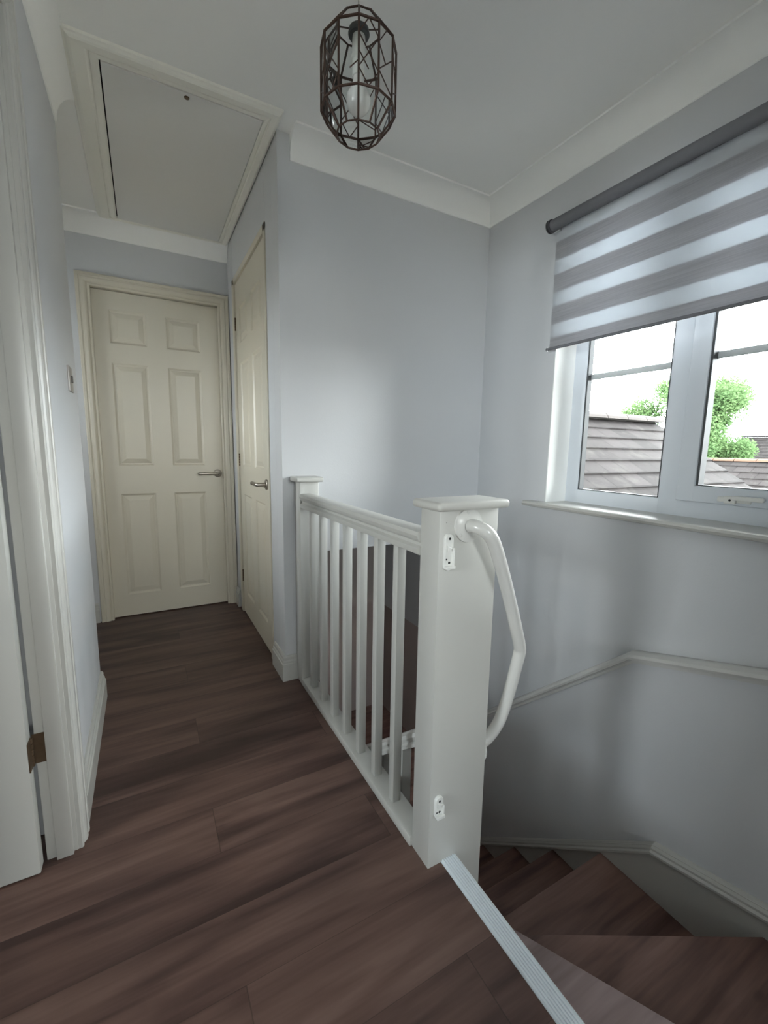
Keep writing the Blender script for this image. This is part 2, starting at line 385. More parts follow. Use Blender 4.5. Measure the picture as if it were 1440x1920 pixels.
# ------------------------------------------------------------------ skirting boards
SK = [(0, 0), (.018, 0), (.018, .082), (.014, .086), (.014, .094), (.010, .100), (.010, .112), (.005, .120), (0, .120)]
def skirt(name, path, nrms, mat_=GLOSS):
    """path of wall points with the offset direction at each point"""
    rings = [[(p[0]+n_[0]*u, p[1]+n_[1]*u, z) for u, z in SK] for p, n_ in zip(path, nrms)]
    return struct(MB().sweep(rings).build(name, mat_))
skirt('baseboard_left', [(XL, 1.395), (XL, YC)], [(1, 0), (1, 0)])
skirt('baseboard_cupboard', [(XC, 2.085), (XC, YW), (.592, YW)], [(-1, 0), (-1, -1), (0, -1)])
skirt('baseboard_cupboard_far', [(XC, YE-.02), (XC, 2.985)], [(-1, 0), (-1, 0)])
skirt('baseboard_end', [(-1.15, YE), (-.29, YE)], [(0, -1), (0, -1)])

# ------------------------------------------------------------------ doors
ARCH = [(0, 0), (0, .010), (.004, .013), (.010, .013), (.014, .010), (.020, .016), (.026, .019), (.040, .020), (.044, .017), (.048, .017), (.052, .021), (.064, .021), (.068, .018), (.068, 0)]
def architrave(name, P, u0_, u1_, zt, prof=ARCH, parent=None, m_=DOORP, wmax=None):
    """P(u, v, w) -> world point; w is out of the wall"""
    rings = [[], [], [], []]
    for o_, t in prof:
        oo = min(o_, wmax) if wmax else o_
        rings[0].append(P(u0_-o_, 0, t)); rings[1].append(P(u0_-o_, zt+o_, t))
        rings[2].append(P(u1_+oo, zt+o_, t)); rings[3].append(P(u1_+oo, 0, t))
    return MB().sweep(rings).build(name, m_, parent=parent)
def panel_door(name, P, W, H, T, cols, rows, m_=DOORP, parent=None, z0=.006):
    """moulded six panel slab: u 0..W, v z0..H, w 0 is the front face and -T the back"""
    b = MB(); us = sorted({0, W, *[c for q in cols for c in q]}); vs = sorted({z0, H, *[r for q in rows for r in q]})
    cells = [(q, r) for q in cols for r in rows]
    for side in (0, 1):
        def PP(u, v, w_): return P(u, v, w_ if side == 0 else -T-w_)
        for i in range(len(us)-1):
            for j in range(len(vs)-1):
                if ((us[i], us[i+1]), (vs[j], vs[j+1])) in cells: continue
                b.add([PP(us[i], vs[j], 0), PP(us[i+1], vs[j], 0), PP(us[i+1], vs[j+1], 0), PP(us[i], vs[j+1], 0)], [(0, 1, 2, 3)])
        for (ua, ub), (va, vb) in cells:
            prev = None
            for off, dep in ((0, 0), (.003, -.002), (.010, -.0075), (.016, -.008), (.019, -.0065), (.040, -.0012), (.042, -.0008)):
                ring = [PP(ua+off, va+off, dep), PP(ub-off, va+off, dep), PP(ub-off, vb-off, dep), PP(ua+off, vb-off, dep)]
                if prev: b.sweep([prev, ring], cap=False)
                prev = ring
            b.add(prev, [(0, 1, 2, 3)])
    c = [P(u, v, w_) for w_ in (0, -T) for u, v in ((0, z0), (W, z0), (W, H), (0, H))]
    b.add(c, [(i, (i+1) % 4, 4+(i+1) % 4, 4+i) for i in range(4)])
    return b.build(name, m_, parent=parent)
def lever(P, u, v, du, parent):
    """round rose lever; du = direction of the grip along u"""
    b = MB()
    c = Vector(P(u, v, 0)); n_ = (Vector(P(u, v, 1))-c).normalized(); t = (Vector(P(u+1, v, 0))-c).normalized()*du
    b.tube([c, c+n_*.007, c+n_*.009], [.026, .026, .023], 28)
    b.tube([c+n_*.006, c+n_*.040, c+n_*.0485, c+n_*.052+t*.006], [.0105, .0105, .0105, .009], 16)
    b.tube([c+n_*.045+t*-.004, c+n_*.050+t*.012, c+n_*.0505+t*.118, c+n_*.0505+t*.125], [.009, .0095, .0095, .008], 16)
    return b.build('door_handle', STEEL, parent=parent, smooth=True)
def hinge(P, u, v, parent, h=.078, m_=BRASS):
    b = MB(); a = Vector(P(u, v, .004))
    for k in range(5):
        z_a = v-h/2+k*h/5; b.cyl(P(u, z_a+.0008, .003), P(u, z_a+h/5-.0008, .003), .0048, 10)
    q = [P(u-.012, v-h/2, .0012), P(u+.004, v-h/2, .0012), P(u+.004, v+h/2, .0012), P(u-.012, v+h/2, .0012)]
    return b.build('hinge', m_, parent=parent, smooth=True)

# door_1: six panel door at the end of the landing
d1 = struct(empty('door_1'))
P1 = lambda u, v, w_: (-.225+u, YE+.022-w_, v)
P1a = lambda u, v, w_: (u, YE-w_, v)
panel_door('door_slab', P1, .70, 1.974, .035,
           [(.090, .282), (.388, .582)], [(.145, .790), (.965, 1.572), (1.683, 1.872)], parent=d1)
architrave('architrave', P1a, -.215, .465, 1.977, parent=d1, wmax=.066)
b = MB(); b.box(-.24, -.215, YE-.001, YE+.10, 0, 1.98); b.box(.468, .49, YE-.001, YE+.10, 0, 1.98); b.box(-.24, .49, YE-.001, YE+.10, 1.977, 2.0)
b.build('door_lining', DOORP, parent=d1)
lever(P1, .657, .912, -1, d1)

# door_2: cupboard door in the right-hand corridor wall
d2 = struct(empty('door_2'))
P2 = lambda u, v, w_: (XC+.004-w_, 2.155+u, v)
panel_door('door_slab', P2, .735, 2.055, .035, [(.10, .315), (.42, .635)], [(.15, .80), (.975, 1.585), (1.70, 1.90)], parent=d2)
b = MB(); P = lambda y0, y1, z0, z1: b.box(XC-.006, XC+.045, y0, y1, z0, z1)
P(2.118, 2.152, 0, 2.092); P(2.893, 2.945, 0, 2.092); P(2.118, 2.945, 2.058, 2.092)
b.build('door_lining', DOORP, parent=d2, bevel=.002)
lever(P2, .048, .905, 1, d2)
for z in (1.83, 1.01, .25): hinge(P2, .736, z, d2)

# door_3: bedroom door standing open on the left
d3 = struct(empty('door_3'))
P3 = lambda u, v, w_: (-.289-u, 1.262-w_, v)
panel_door('door_slab', P3, .76, 1.985, .036, [(.11, .335), (.43, .65)], [(.15, .79), (.965, 1.575), (1.69, 1.88)], parent=d3, m_=GLOSS)
P3a = lambda u, v, w_: (XL+w_, -u, v)
architrave('architrave', P3a, -1.305, -.535, 1.995, parent=d3, m_=GLOSS)
b = MB(); b.box(-.2825, XL+.001, 1.303, 1.326, 0, 2.001); b.box(XL-.10, XL+.001, .512, .535, 0, 2.001); b.box(XL-.10, XL+.001, .512, 1.326, 1.985, 2.001)
b.box(XL-.045, XL-.008, 1.291, 1.304, 0, 1.99)
b.build('door_lining', GLOSS, parent=d3, bevel=.0015)
for z in (.325, 1.70):
    b = MB(); b.box(-.287, -.257, 1.3005, 1.3035, z-.040, z+.040)
    for k in range(5): b.cyl((-.288, 1.290, z-.038+k*.0152+.0006), (-.288, 1.290, z-.038+(k+1)*.0152-.0006), .0055, 10)
    b.box(-.2895, -.2865, 1.262, 1.292, z-.038, z+.038)
    b.build('hinge', BRASS, parent=d3)

# ------------------------------------------------------------------ window_1
w1 = struct(empty('window_1'))
FX = 1.795                    # inner face of the frame
FZ0, FZ1 = .856, 2.10
b = MB()
b.box(FX, FX+.042, WY1-.068, WY1+.01, FZ0, FZ1+.01); b.box(FX, FX+.042, WY0-.01, WY0+.068, FZ0, FZ1+.01)
b.box(FX+.001, FX+.042, WY0, WY1, FZ0-.02, FZ0+.062); b.box(FX+.001, FX+.042, WY0, WY1, FZ1-.06, FZ1+.01)
b.box(FX+.0005, FX+.042, .915, .990, FZ0, FZ1)
b.build('window_frame', UPVC, parent=w1, bevel=.004, seg=3)
sash = MB(); sy0, sy1, sz0, sz1 = .497, .917, .917, 2.045
sash.box(FX-.014, FX+.040, sy1-.062, sy1, sz0, sz1); sash.box(FX-.014, FX+.040, sy0, sy0+.062, sz0, sz1)
sash.box(FX-.0135, FX+.040, sy0, sy1, sz0, sz0+.060); sash.box(FX-.0135, FX+.040, sy0, sy1, sz1-.06, sz1)
sh_ = sash.build('window_sash', UPVC, parent=w1, bevel=.004, seg=3)
b = MB(); hx = FX-.014
b.box(hx-.008, hx, .675, .775, .928, .946); b.box(hx-.020, hx-.006, .715, .750, .924, .950); b.box(hx-.030, hx-.016, .635, .722, .938, .953)
hb = b.build('window_handle', PLAST, parent=sh_, bevel=.003)
MB().cyl((hx-.0195, .731, .937), (hx-.0212, .731, .937), .0038, 12).build('key_hole', DARK, parent=hb)
MB().box(FX+.033, FX+.039, .99, WY1-.068, FZ0+.062, FZ1-.06).build('window_pane', GLASS, parent=w1)
MB().box(FX+.033, FX+.039, sy0+.062, sy1-.062, sz0+.06, sz1-.06).build('window_pane', GLASS, parent=sh_)
def gasket(ya, yb, za, zb, par, x):
    b = MB(); t = .008
    b.box(x, FX+.0325, ya-.004, ya+t*.6, za, zb); b.box(x, FX+.0325, yb-t, yb+.004, za, zb); b.box(x, FX+.0325, ya, yb, za-.004, za+t*.4); b.box(x, FX+.0325, ya, yb, zb-t*.5, zb+.004)
    return b.build('glazing_gasket', GASKET, parent=par)
gasket(.99, WY1-.068, FZ0+.062, FZ1-.06, w1, FX+.004)
gasket(sy0+.062, sy1-.062, sz0+.06, sz1-.06, sh_, FX-.006)
GB = mat('glazing_bar_grey', (.50, .52, .52), .4)
MB().box(FX+.026, FX+.036, .99, WY1-.068, 1.421, 1.446).build('glazing_bar', GB, parent=w1, bevel=.003)
MB().box(FX+.026, FX+.036, sy0+.06, sy1-.06, 1.432, 1.457).build('glazing_bar', GB, parent=sh_, bevel=.003)
# sill board and reveal lining
b = MB(); prof = [(FX+.01, .832), (FX+.01, .856), (XW-.040, .856), (XW-.049, .853), (XW-.053, .844), (XW-.049, .835), (XW-.040, .832)]
pl = [(x, z) for x, z in prof]
y0s, y1s = WY0-.10, WY1+.095
b.sweep([[(x, y1s if x < XW else WY1, z) for x, z in pl], [(x, y0s if x < XW else WY0, z) for x, z in pl]])
b.build('window_sill', GLOSS, parent=w1)
b = MB(); b.box(XW+.0005, FX+.02, WY1-.004, WY1+.002, .85, WZ1); b.box(XW+.0005, FX+.02, WY0-.002, WY0+.004, .85, WZ1); b.box(XW+.0005, FX+.02, WY0, WY1, WZ1-.004, WZ1+.002)
b.build('reveal_lining', CEIL, parent=w1)

# unseen window added in the side alcove to light the corridor end
w2 = struct(empty('window_added_alcove'))
b = MB()
for y0, y1, z0, z1 in ((2.4, 2.44, 1.0, 1.7), (2.76, 2.8, 1.0, 1.7), (2.4, 2.8, 1.0, 1.04), (2.4, 2.8, 1.66, 1.7)): b.box(-1.23, -1.18, y0, y1, z0, z1)
b.build('window_frame', UPVC, parent=w2, bevel=.003)
MB().box(-1.207, -1.203, 2.42, 2.78, 1.02, 1.68).build('window_pane', GLASS, parent=w2)

w4 = struct(empty('window_added_bedroom'))  # unseen bedroom window, added to bring in light from the left
b = MB()
for y0, y1, z0, z1 in ((-.3, -.25, 1.0, 2.0), (.55, .6, 1.0, 2.0), (-.3, .6, 1.0, 1.05), (-.3, .6, 1.95, 2.0)): b.box(-3.33, -3.27, y0, y1, z0, z1)
b.build('window_frame', UPVC, parent=w4, bevel=.003)
MB().box(-3.303, -3.297, -.27, .57, 1.03, 1.97).build('window_pane', GLASS, parent=w4)
w3 = struct(empty('window_added_rear'))  # unseen window added behind the camera as extra daylight for the landing
b = MB()
for x0, x1, z0, z1 in ((.3, .36, 1.0, 2.1), (1.14, 1.2, 1.0, 2.1), (.3, 1.2, 1.0, 1.06), (.3, 1.2, 2.04, 2.1), (.72, .78, 1.0, 2.1)): b.box(x0, x1, -3.69, -3.63, z0, z1)
b.build('window_frame', UPVC, parent=w3, bevel=.003)
MB().box(.33, 1.17, -3.663, -3.657, 1.03, 2.07).build('window_pane', GLASS, parent=w3)

# ------------------------------------------------------------------ staircase
st = tag(empty('staircase'), 'brown wood-look winding staircase going down beside the window wall, with white string board', 'stairs')
NX, NY = .775, .86
L1a, L1b = (.770, .8095), (1.42, -.35)          # first nosing line
L2a, L2b = (.775, .908), (1.655, .430)         # second nosing line
def tread(poly, z, m_=None):
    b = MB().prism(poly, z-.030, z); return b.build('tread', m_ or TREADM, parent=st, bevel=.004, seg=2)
TREAD1 = wood('sheen_tinted_tread_vinyl', -20, -3.3, pitch_=7, length=60, seams=False, tint=3.2, cols=[(.058, .040, .039), (.085, .062, .060), (.112, .084, .082), (.135, .104, .102)])  # paler grey-mauve tint puts the window's sheen into the top tread's colour
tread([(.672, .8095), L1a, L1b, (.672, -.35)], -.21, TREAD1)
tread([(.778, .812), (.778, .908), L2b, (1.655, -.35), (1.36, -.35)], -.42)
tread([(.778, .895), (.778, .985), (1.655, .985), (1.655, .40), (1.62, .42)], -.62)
def riser(a, b_, z0, z1, t=.018):
    a = Vector((*a, 0)); b2 = Vector((*b_, 0)); d = (b2-a).normalized(); n_ = Vector((-d.y, d.x, 0))
    # shifted back under the nosing (towards the higher step)
    q = [a, b2, b2-n_*t, a-n_*t]
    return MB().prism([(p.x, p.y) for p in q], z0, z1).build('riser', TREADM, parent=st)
def back(pt, dx, dy): return (pt[0]+dx, pt[1]+dy)
riser(back(L1a, -.022, -.012), back(L1b, -.022, -.012), -.42, -.24)
riser(back(L2a, -.010, -.022), back(L2b, -.010, -.022), -.62, -.45)
k = 0; z = -.62; y = .985
while z > -2.45:
    zn = z-.2; yn = y+.235
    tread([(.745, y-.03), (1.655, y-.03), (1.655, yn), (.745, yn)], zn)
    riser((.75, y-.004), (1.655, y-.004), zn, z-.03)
    z = zn; y = yn; k += 1
riser((.75, y-.004), (1.655, y-.004), -2.6, z-.03)
# landing riser below the metal strip
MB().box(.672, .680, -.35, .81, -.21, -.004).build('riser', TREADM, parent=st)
# wall string on the window wall
b = MB(); top = [(-.35, -.14), (.44, -.322), (.785, -.402), (3.0, -2.31)]
sx0, sx1 = XW-.022, XW+.004
vs = [(t, y_, z_) for y_, z_ in top for t in (sx0, sx1)] + [(t, y_, z_-dz) for (y_, z_), dz in zip(top, (.5, .45, .42, .5)) for t in (sx0, sx1)]
fs = []
for i in range(3):
    a = 2*i; c = 8+2*i
    fs += [(a, a+2, a+3, a+1), (c, c+1, c+3, c+2), (a, c, c+2, a+2), (a+1, a+3, c+3, c+1)]
fs += [(0, 1, 9, 8), (6, 14, 15, 7)]
top[3] = (3.0, -2.31)
b.add(vs, fs); b.build('string_board', GLOSS, parent=st)
# moulded capping along the string
prof = [(0, .0), (-.034, 0), (-.038, .004), (-.038, .012), (-.030, .018), (-.030, .026), (-.022, .034), (-.010, .040), (0, .040)]
rings = [[(XW+u, y_, z_-.036+v) for u, v in prof] for y_, z_ in top]
MB().sweep(rings).build('string_capping', GLOSS, parent=st)
# open side string, balusters and sloping handrail of the lower flight
def pz(y_): return -.62-.851*(y_-.985)
b = MB(); rings = [[(x_, y_, pz(y_)+dz) for x_, dz in ((.715, -.22), (.745, -.22), (.745, .06), (.715, .06))] for y_ in (.90, 3.0)]
b.sweep(rings).build('string_board', GLOSS, parent=st)
HP = [(-.030, -.030), (.030, -.030), (.030, -.020), (.022, -.010), (.030, .004), (.030, .018), (.018, .028), (0, .031), (-.018, .028), (-.030, .018), (-.030, .004), (-.022, -.010), (-.030, -.020)]
rz = lambda y_: .215-.815*(y_-1.02)
MB().sweep([[(.705+u, y_, rz(y_)+v) for u, v in HP] for y_ in (.889, 2.9)]).build('handrail', RAILP, parent=st)
for i in range(15):
    y_ = 1.00+i*.125
    b = MB(); h = .017
    b.add([(.713-h, y_-h, pz(y_-h)+.03), (.713+h, y_-h, pz(y_-h)+.03), (.713+h, y_+h, pz(y_+h)+.03), (.713-h, y_+h, pz(y_+h)+.03),
           (.713-h, y_-h, rz(y_-h)-.022), (.713+h, y_-h, rz(y_-h)-.022), (.713+h, y_+h, rz(y_+h)-.022), (.713-h, y_+h, rz(y_+h)-.022)],
          [(0, 3, 2, 1), (4, 5, 6, 7), (0, 1, 5, 4), (1, 2, 6, 5), (2, 3, 7, 6), (3, 0, 4, 7)])
    b.build('baluster', GLOSS, parent=st)

# ------------------------------------------------------------------ landing balustrade
bal = tag(empty('balustrade'), 'white painted landing balustrade with square balusters and thick boxed newel post', 'banister')
b = MB(); b.box(.596, .776, .811, .889, -.50, .953); b.box(.6135, .6165, .8105, .812, .922, .925, 1); b.box(.6115, .6145, .8105, .812, .224, .227, 1)
np_ = b.build('newel_post', [GLOSS, DARK], parent=bal, bevel=.0015)
b = MB(); b.box(.578, .797, .790, .908, .952, .974); b.build('post_cap', GLOSS, parent=np_, bevel=.0095, seg=5)
b = MB(); b.box(.589, .676, 1.830, YW, 0, .945)
hp = b.build('newel_post', GLOSS, parent=bal, bevel=.002)
b = MB(); b.box(.566, .692, 1.808, YW, .944, .966); b.build('post_cap', GLOSS, parent=hp, bevel=.008, seg=4)
HR = [(-.026, -.062), (.026, -.062), (.028, -.056), (.028, -.046), (.020, -.040), (.020, -.032), (.030, -.024), (.033, -.014), (.030, -.004), (.018, 0), (-.018, 0), (-.030, -.004), (-.033, -.014), (-.030, -.024), (-.020, -.032), (-.020, -.040), (-.028, -.046), (-.028, -.056)]
MB().sweep([[(.618+u, y_, .893+v) for u, v in HR] for y_ in (.888, 1.832)]).build('handrail', GLOSS, parent=bal, smooth=True, angle=30)
b = MB(); b.box(.587, .652, .888, 1.832, 0, .030); b.build('base_rail', GLOSS, parent=bal, bevel=.004)
bp0 = MB().box(-.0135, .0135, .003, .030, .028, .835).build('baluster', GLOSS, parent=bal, bevel=.0015)
bp0.location = (.618, 1.009, 0)
for i in range(1, 7):
    o = bp0.copy(); C.objects.link(o); o.parent = bal; o.location = (.618, 1.009+.120*i, 0)
# fascia below the landing edge
struct(MB().box(.640, .652, .885, YW, -.26, -.001).build('trim_5', GLOSS))

# white tubular grab rail that wraps round the newel post
gr = tag(empty('grab_rail'), 'white tubular grab rail bent around the front of the thick newel post', 'grab rail')
ctrl = [(.680, .800, .913), (.681, .782, .914), (.694, .763, .905), (.715, .760, .882), (.741, .765, .837), (.777, .775, .769), (.817, .787, .689),
        (.856, .798, .604), (.873, .804, .568), (.879, .807, .548), (.875, .810, .515), (.861, .82, .421), (.848, .830, .352), (.836, .836, .318), (.815, .843, .288), (.790, .848, .272), (.780, .850, .270)]
def catmull(P_, n_=6):
    P_ = [Vector(p) for p in P_]; o = []
    for i in range(len(P_)-1):
        p0 = P_[max(i-1, 0)]; p1 = P_[i]; p2 = P_[i+1]; p3 = P_[min(i+2, len(P_)-1)]
        for k_ in range(n_):
            t = k_/n_; o.append(.5*((2*p1)+(-p0+p2)*t+(2*p0-5*p1+4*p2-p3)*t*t+(-p0+3*p1-3*p2+p3)*t**3))
    return o+[P_[-1]]
MB().tube(catmull(ctrl), .0165, 20).build('rail_tube', RAILP, parent=gr, smooth=True, angle=60)
for c, ax, sgn in (((.680, .811, .913), 'y', -1), ((.776, .850, .270), 'x', 1)):
    fl = MB().lathe(c, [(.001, .009*sgn), (.026, .009*sgn), (.030, .007*sgn), (.041, .005*sgn), (.042, .0015*sgn), (.042, 0)], 36, ax).build('wall_flange', RAILP, parent=gr, smooth=True, angle=50)
    for a in (100, 220, 340):
        b = MB(); a = math.radians(a); q = (.033*math.cos(a), .033*math.sin(a))
        cc = (c[0]+q[0], c[1], c[2]+q[1]) if ax == 'y' else (c[0], c[1]+q[0], c[2]+q[1])
        b.lathe(cc, [(.0045, .0045*sgn), (.0045, .0068*sgn), (.0015, .0075*sgn)], 12, ax)
        b.build('screw_head', RAILP, parent=fl, smooth=True)

# left-over stair gate brackets on the newel post
def bracket(name, zc, hgt, label):
    t = tag(empty(name), label, 'bracket', None)
    cx, y_ = .621, .811; hw = .0125; n_ = 10; pl_ = []
    for k_ in range(n_+1): a = math.pi*k_/n_; pl_.append((cx+hw*math.cos(a), zc+hgt/2-hw+hw*math.sin(a)))
    for k_ in range(n_+1): a = math.pi+math.pi*k_/n_; pl_.append((cx+hw*math.cos(a), zc-hgt/2+hw+hw*math.sin(a)))
    rings = []
    for dy, s_ in ((0, 1), (.006, 1), (.008, .9)):
        rings.append([(cx+(x-cx)*s_, y_-dy, zc+(z_-zc)*(1-(1-s_)*2*hw/hgt)) for x, z_ in pl_])
    MB().sweep(rings).build('bracket_plate', PLAST, parent=t, smooth=True)
    b = MB(); b.box(cx-hw, cx+hw, y_-.018, y_-.004, zc-hgt/2+.006, zc-hgt/2+.013); b.box(cx+hw*.55, cx+hw, y_-.013, y_-.005, zc-hgt/2+.010, zc+hgt*.12)
    b.add([(cx-.007, y_-.009, zc+.018), (cx+.008, y_-.009, zc+.010), (cx-.007, y_-.009, zc+.002), (cx-.007, y_-.013, zc+.016), (cx+.006, y_-.013, zc+.010), (cx-.007, y_-.013, zc+.004)],
          [(0, 1, 2), (3, 5, 4), (0, 3, 4, 1), (1, 4, 5, 2), (2, 5, 3, 0)])
    b.build('bracket_ledge', PLAST, parent=t, bevel=.001)
    for dx, q, r_ in ((0, hgt/2-.012, .0032), (0, -hgt/2+.020, .0032), (-.008, -hgt*.18, .0022)):
        MB().cyl((cx+dx, y_-.0075, zc+q), (cx+dx, y_-.0086, zc+q), r_, 12).build('screw_hole', DARK, parent=t)
    return t
bracket('gate_bracket', .853, .090, 'small white plastic stair gate bracket near the top of the newel post, the longer one')
bracket('gate_bracket.001', .176, .062, 'small white plastic stair gate bracket near the foot of the newel post, the shorter one')

# ribbed metal strip along the top step
b = MB(); pr = [(.638, 0), (.638, .003)]; nr = 6; wdt = .046
for i in range(nr):
    a = .641+i*(.040/nr); q = .040/nr; pr += [(a, .0012), (a+q*.05, .0055), (a+q*.66, .0055), (a+q*.71, .0012)]
pr += [(.6835, .0045), (.687, .001), (.687, -.022), (.6845, -.022), (.6845, 0)]
b.sweep([[(x, y_, z_) for x, z_ in pr] for y_ in (-.35, .8105)])
tag(b.build('stair_nosing', ALU), 'ribbed silver-white metal edging strip along the top step, running to the newel post', 'edging strip')

# moulded handrail on the window wall
hr = tag(empty('wall_handrail'), 'white moulded handrail fixed along the window wall, peaking above the stair turn', 'handrail')
path = [(-.30, .222), (.513, .430), (.925, .314), (1.679, -.357), (2.9, -1.44)]
path[0] = (-.30, .655)
path = [(-.30, .651), (.513, .433), (.930, .317), (1.679, -.352), (2.9, -1.441)]
PR = [(.0, -.030), (-.020, -.030), (-.022, -.018), (-.034, -.012), (-.052, -.008), (-.058, .002), (-.056, .014), (-.046, .022), (-.032, .025), (-.014, .022), (0, .020)]
MB().sweep([[(XW+u, y_, z_+v-.01) for u, v in PR] for y_, z_ in path]).build('rail_moulding', RAILP, parent=hr, smooth=True, angle=35)

# ------------------------------------------------------------------ roller blind
bl = tag(empty('roller_blind'), 'grey and white striped day-and-night roller blind half lowered over the stair window', 'blind')
BX = 1.612; y0b, y1b = .395, 1.448
MB().cyl((BX, y0b, 2.062), (BX, y1b, 2.062), .023, 28).build('roller_tube', TUBE, parent=bl, smooth=True)
for y_ in (y1b, y0b-.018):
    MB().lathe((BX, y_, 2.062), [(.010, -.002), (.026, 0), (.0275, .003), (.0275, .008), (.024, .009), (.024, .011), (.0275, .012), (.0275, .017), (.022, .019), (.001, .019)], 28, 'y').build('end_cap', CAPM, parent=bl, smooth=True)
for y_ in (y1b-.03, y0b+.005): MB().box(BX+.005, XW, y_, y_+.025, 2.035, 2.09).build('fixing_bracket', CHROME, parent=bl, bevel=.002)
FM1 = blind_mat('blind_fabric', 1.520, .1335, .575); FM2 = blind_mat('blind_fabric_rear', 1.524, .1335, .56)
b = MB(); b.box(BX+.0225, BX+.0232, y0b+.002, y1b-.006, 1.552, 2.066); b.build('front_fabric', FM1, parent=bl)
b = MB(); b.box(BX+.0275, BX+.0282, y0b+.002, y1b-.006, 1.552, 2.10); b.build('rear_fabric', FM2, parent=bl)
b = MB(); b.cyl((BX+.020, y0b, 1.550), (BX+.020, y1b+.002, 1.550), .006, 16)
bb = b.build('bottom_bar', TUBE, parent=bl, smooth=True)
MB().cyl((BX+.020, y1b+.002, 1.550), (BX+.020, y1b+.007, 1.550), .0085, 16).build('bar_cap', CHROME, parent=bb, smooth=True)

# ------------------------------------------------------------------ loft hatch
lh = tag(empty('loft_hatch'), 'square grey-white loft hatch with moulded frame in the landing ceiling', 'loft hatch')
hx0, hx1, hy0, hy1 = -.060, .476, 1.869, 3.015; hz = ZC-.014
FP = [(-.002, .012), (-.002, .002), (.006, 0), (.022, .001), (.026, .004), (.030, .004), (.034, -.002), (.070, -.004), (.078, -.001), (.084, .004), (.090, .006), (.093, .016)]
far_o = .028; rt_o = .058
rings = []
for cx_, cy_, sx_, sy_ in ((hx0, hy0, -1, -1), (hx1, hy0, rt_o/.093, -1), (hx1, hy1, rt_o/.093, far_o/.093), (hx0, hy1, -1, far_o/.093)):
    rings.append([(cx_+sx_*o_, cy_+sy_*o_*(.80 if sy_ == -1 else 1), hz+t) for o_, t in FP])
MB().sweep(rings, closed=True).build('hatch_frame', mat('hatch_trim_paint', (.86, .85, .78), .5), parent=lh)
MB().box(hx0+.007, hx1-.004, hy0+.004, hy1-.003, hz-.001, hz+.010).build('hatch_panel', mat('hatch_board_paint', (.76, .755, .73), .7), parent=lh)
MB().box(hx0-.01, hx1+.01, hy0-.01, hy1+.01, hz+.0121, hz+.0135).build('hatch_gap_shade', DARK, parent=lh)  # black sheet behind the panel, stands in for shade in the gap
MB().lathe((.207, 1.893, hz-.004), [(.001, 0), (.008, 0), (.009, .002), (.009, .006)], 16).build('hatch_lock', BRASS, parent=lh, smooth=True)

# ------------------------------------------------------------------ light switch on the left wall
sw = tag(empty('light_switch'), 'small square brushed metal light switch on the left wall near its corner', 'light switch')
MB().box(XL-.001, XL+.006, 1.885, 1.971, 1.275, 1.361).build('switch_plate', mat('satin_switch_plate', (.42, .40, .38), .4, metal=.6), parent=sw, bevel=.002)
MB().box(XL+.005, XL+.011, 1.919, 1.937, 1.306, 1.330).build('switch_rocker', mat('dark_rocker', (.08, .075, .07), .4), parent=sw, bevel=.001)

# ------------------------------------------------------------------ pendant lantern
pd = tag(empty('pendant_lantern'), 'faceted leaded glass pendant lantern with copper-dark edges hanging from the ceiling', 'pendant light')
LX, LY = .509, 1.087; rW, rS = .0907, .0535; z0l, z1l, z2l, z3l = 1.859, 1.907, 2.042, 2.090
ang0 = math.atan2(-LY, -LX)
def ring(r, z_): return [Vector((LX+r*math.cos(ang0+math.pi*2*k_/12), LY+r*math.sin(ang0+math.pi*2*k_/12), z_)) for k_ in range(12)]
R0, R1, R2, R3 = ring(rS, z0l), ring(rW, z1l), ring(rW, z2l), ring(rS, z3l)
b = MB()
def bar(a, c, r=.0021): b.tube([a, c], r, 6)
for A in (R0, R1, R2, R3):
    for k_ in range(12): bar(A[k_], A[(k_+1) % 12], .0023 if A in (R0, R3) else .0030)
for A, B in ((R0, R1), (R1, R2), (R2, R3)):
    for k_ in range(12): bar(A[k_], B[k_], .0026)
cage = b.build('lantern_frame', LEAD, parent=pd)
# diagonal leading inside the upright panes
b = MB(); rr = random.Random(5)
pats = [[((0, .25), (.5, 0)), ((0, .25), (1, .75)), ((.5, 0), (1, .25)), ((0, .75), (1, .25)), ((0, .75), (.5, 1)), ((.5, 1), (1, .75)), ((0, .5), (.5, .25))],
        [((0, .1), (1, .5)), ((1, .5), (0, .85)), ((.4, .72), (1, 1))],
        [((0, .3), (1, .05)), ((0, .3), (1, .62)), ((.5, .46), (0, .7)), ((0, .7), (.6, 1)), ((.5, .46), (1, .3)), ((1, .62), (.4, .88))],
        [((0, .9), (1, .35)), ((1, .35), (0, .12)), ((.55, .62), (1, .85))]]
for k_ in range(12):
    a, c, d, e_ = R1[k_], R1[(k_+1) % 12], R2[k_], R2[(k_+1) % 12]
    if k_ == 11: pt = [((1, .35), (.55, .25))]
    elif k_ in (0,): pt = pats[0]
    elif k_ in (2, 5, 8): pt = pats[3]
    elif k_ in (3, 7): pt = pats[1]
    else: pt = pats[2][:4] if k_ % 2 else pats[0][:4]
    f = lambda u, v: (a*(1-u)+c*u)*(1-v)+(d*(1-u)+e_*u)*v
    for p, q in pt: b.tube([f(*p), f(*q)], .0014, 5)
b.build('diagonal_leading', LEAD, parent=cage)
b = MB()
for A, B in ((R0, R1), (R1, R2), (R2, R3)):
    for k_ in range(12):
        j = (k_+1) % 12; b.add([A[k_], A[j], B[j], B[k_]], [(0, 1, 2, 3)])
me = b.build('lantern_glass', LGLASS, parent=pd)
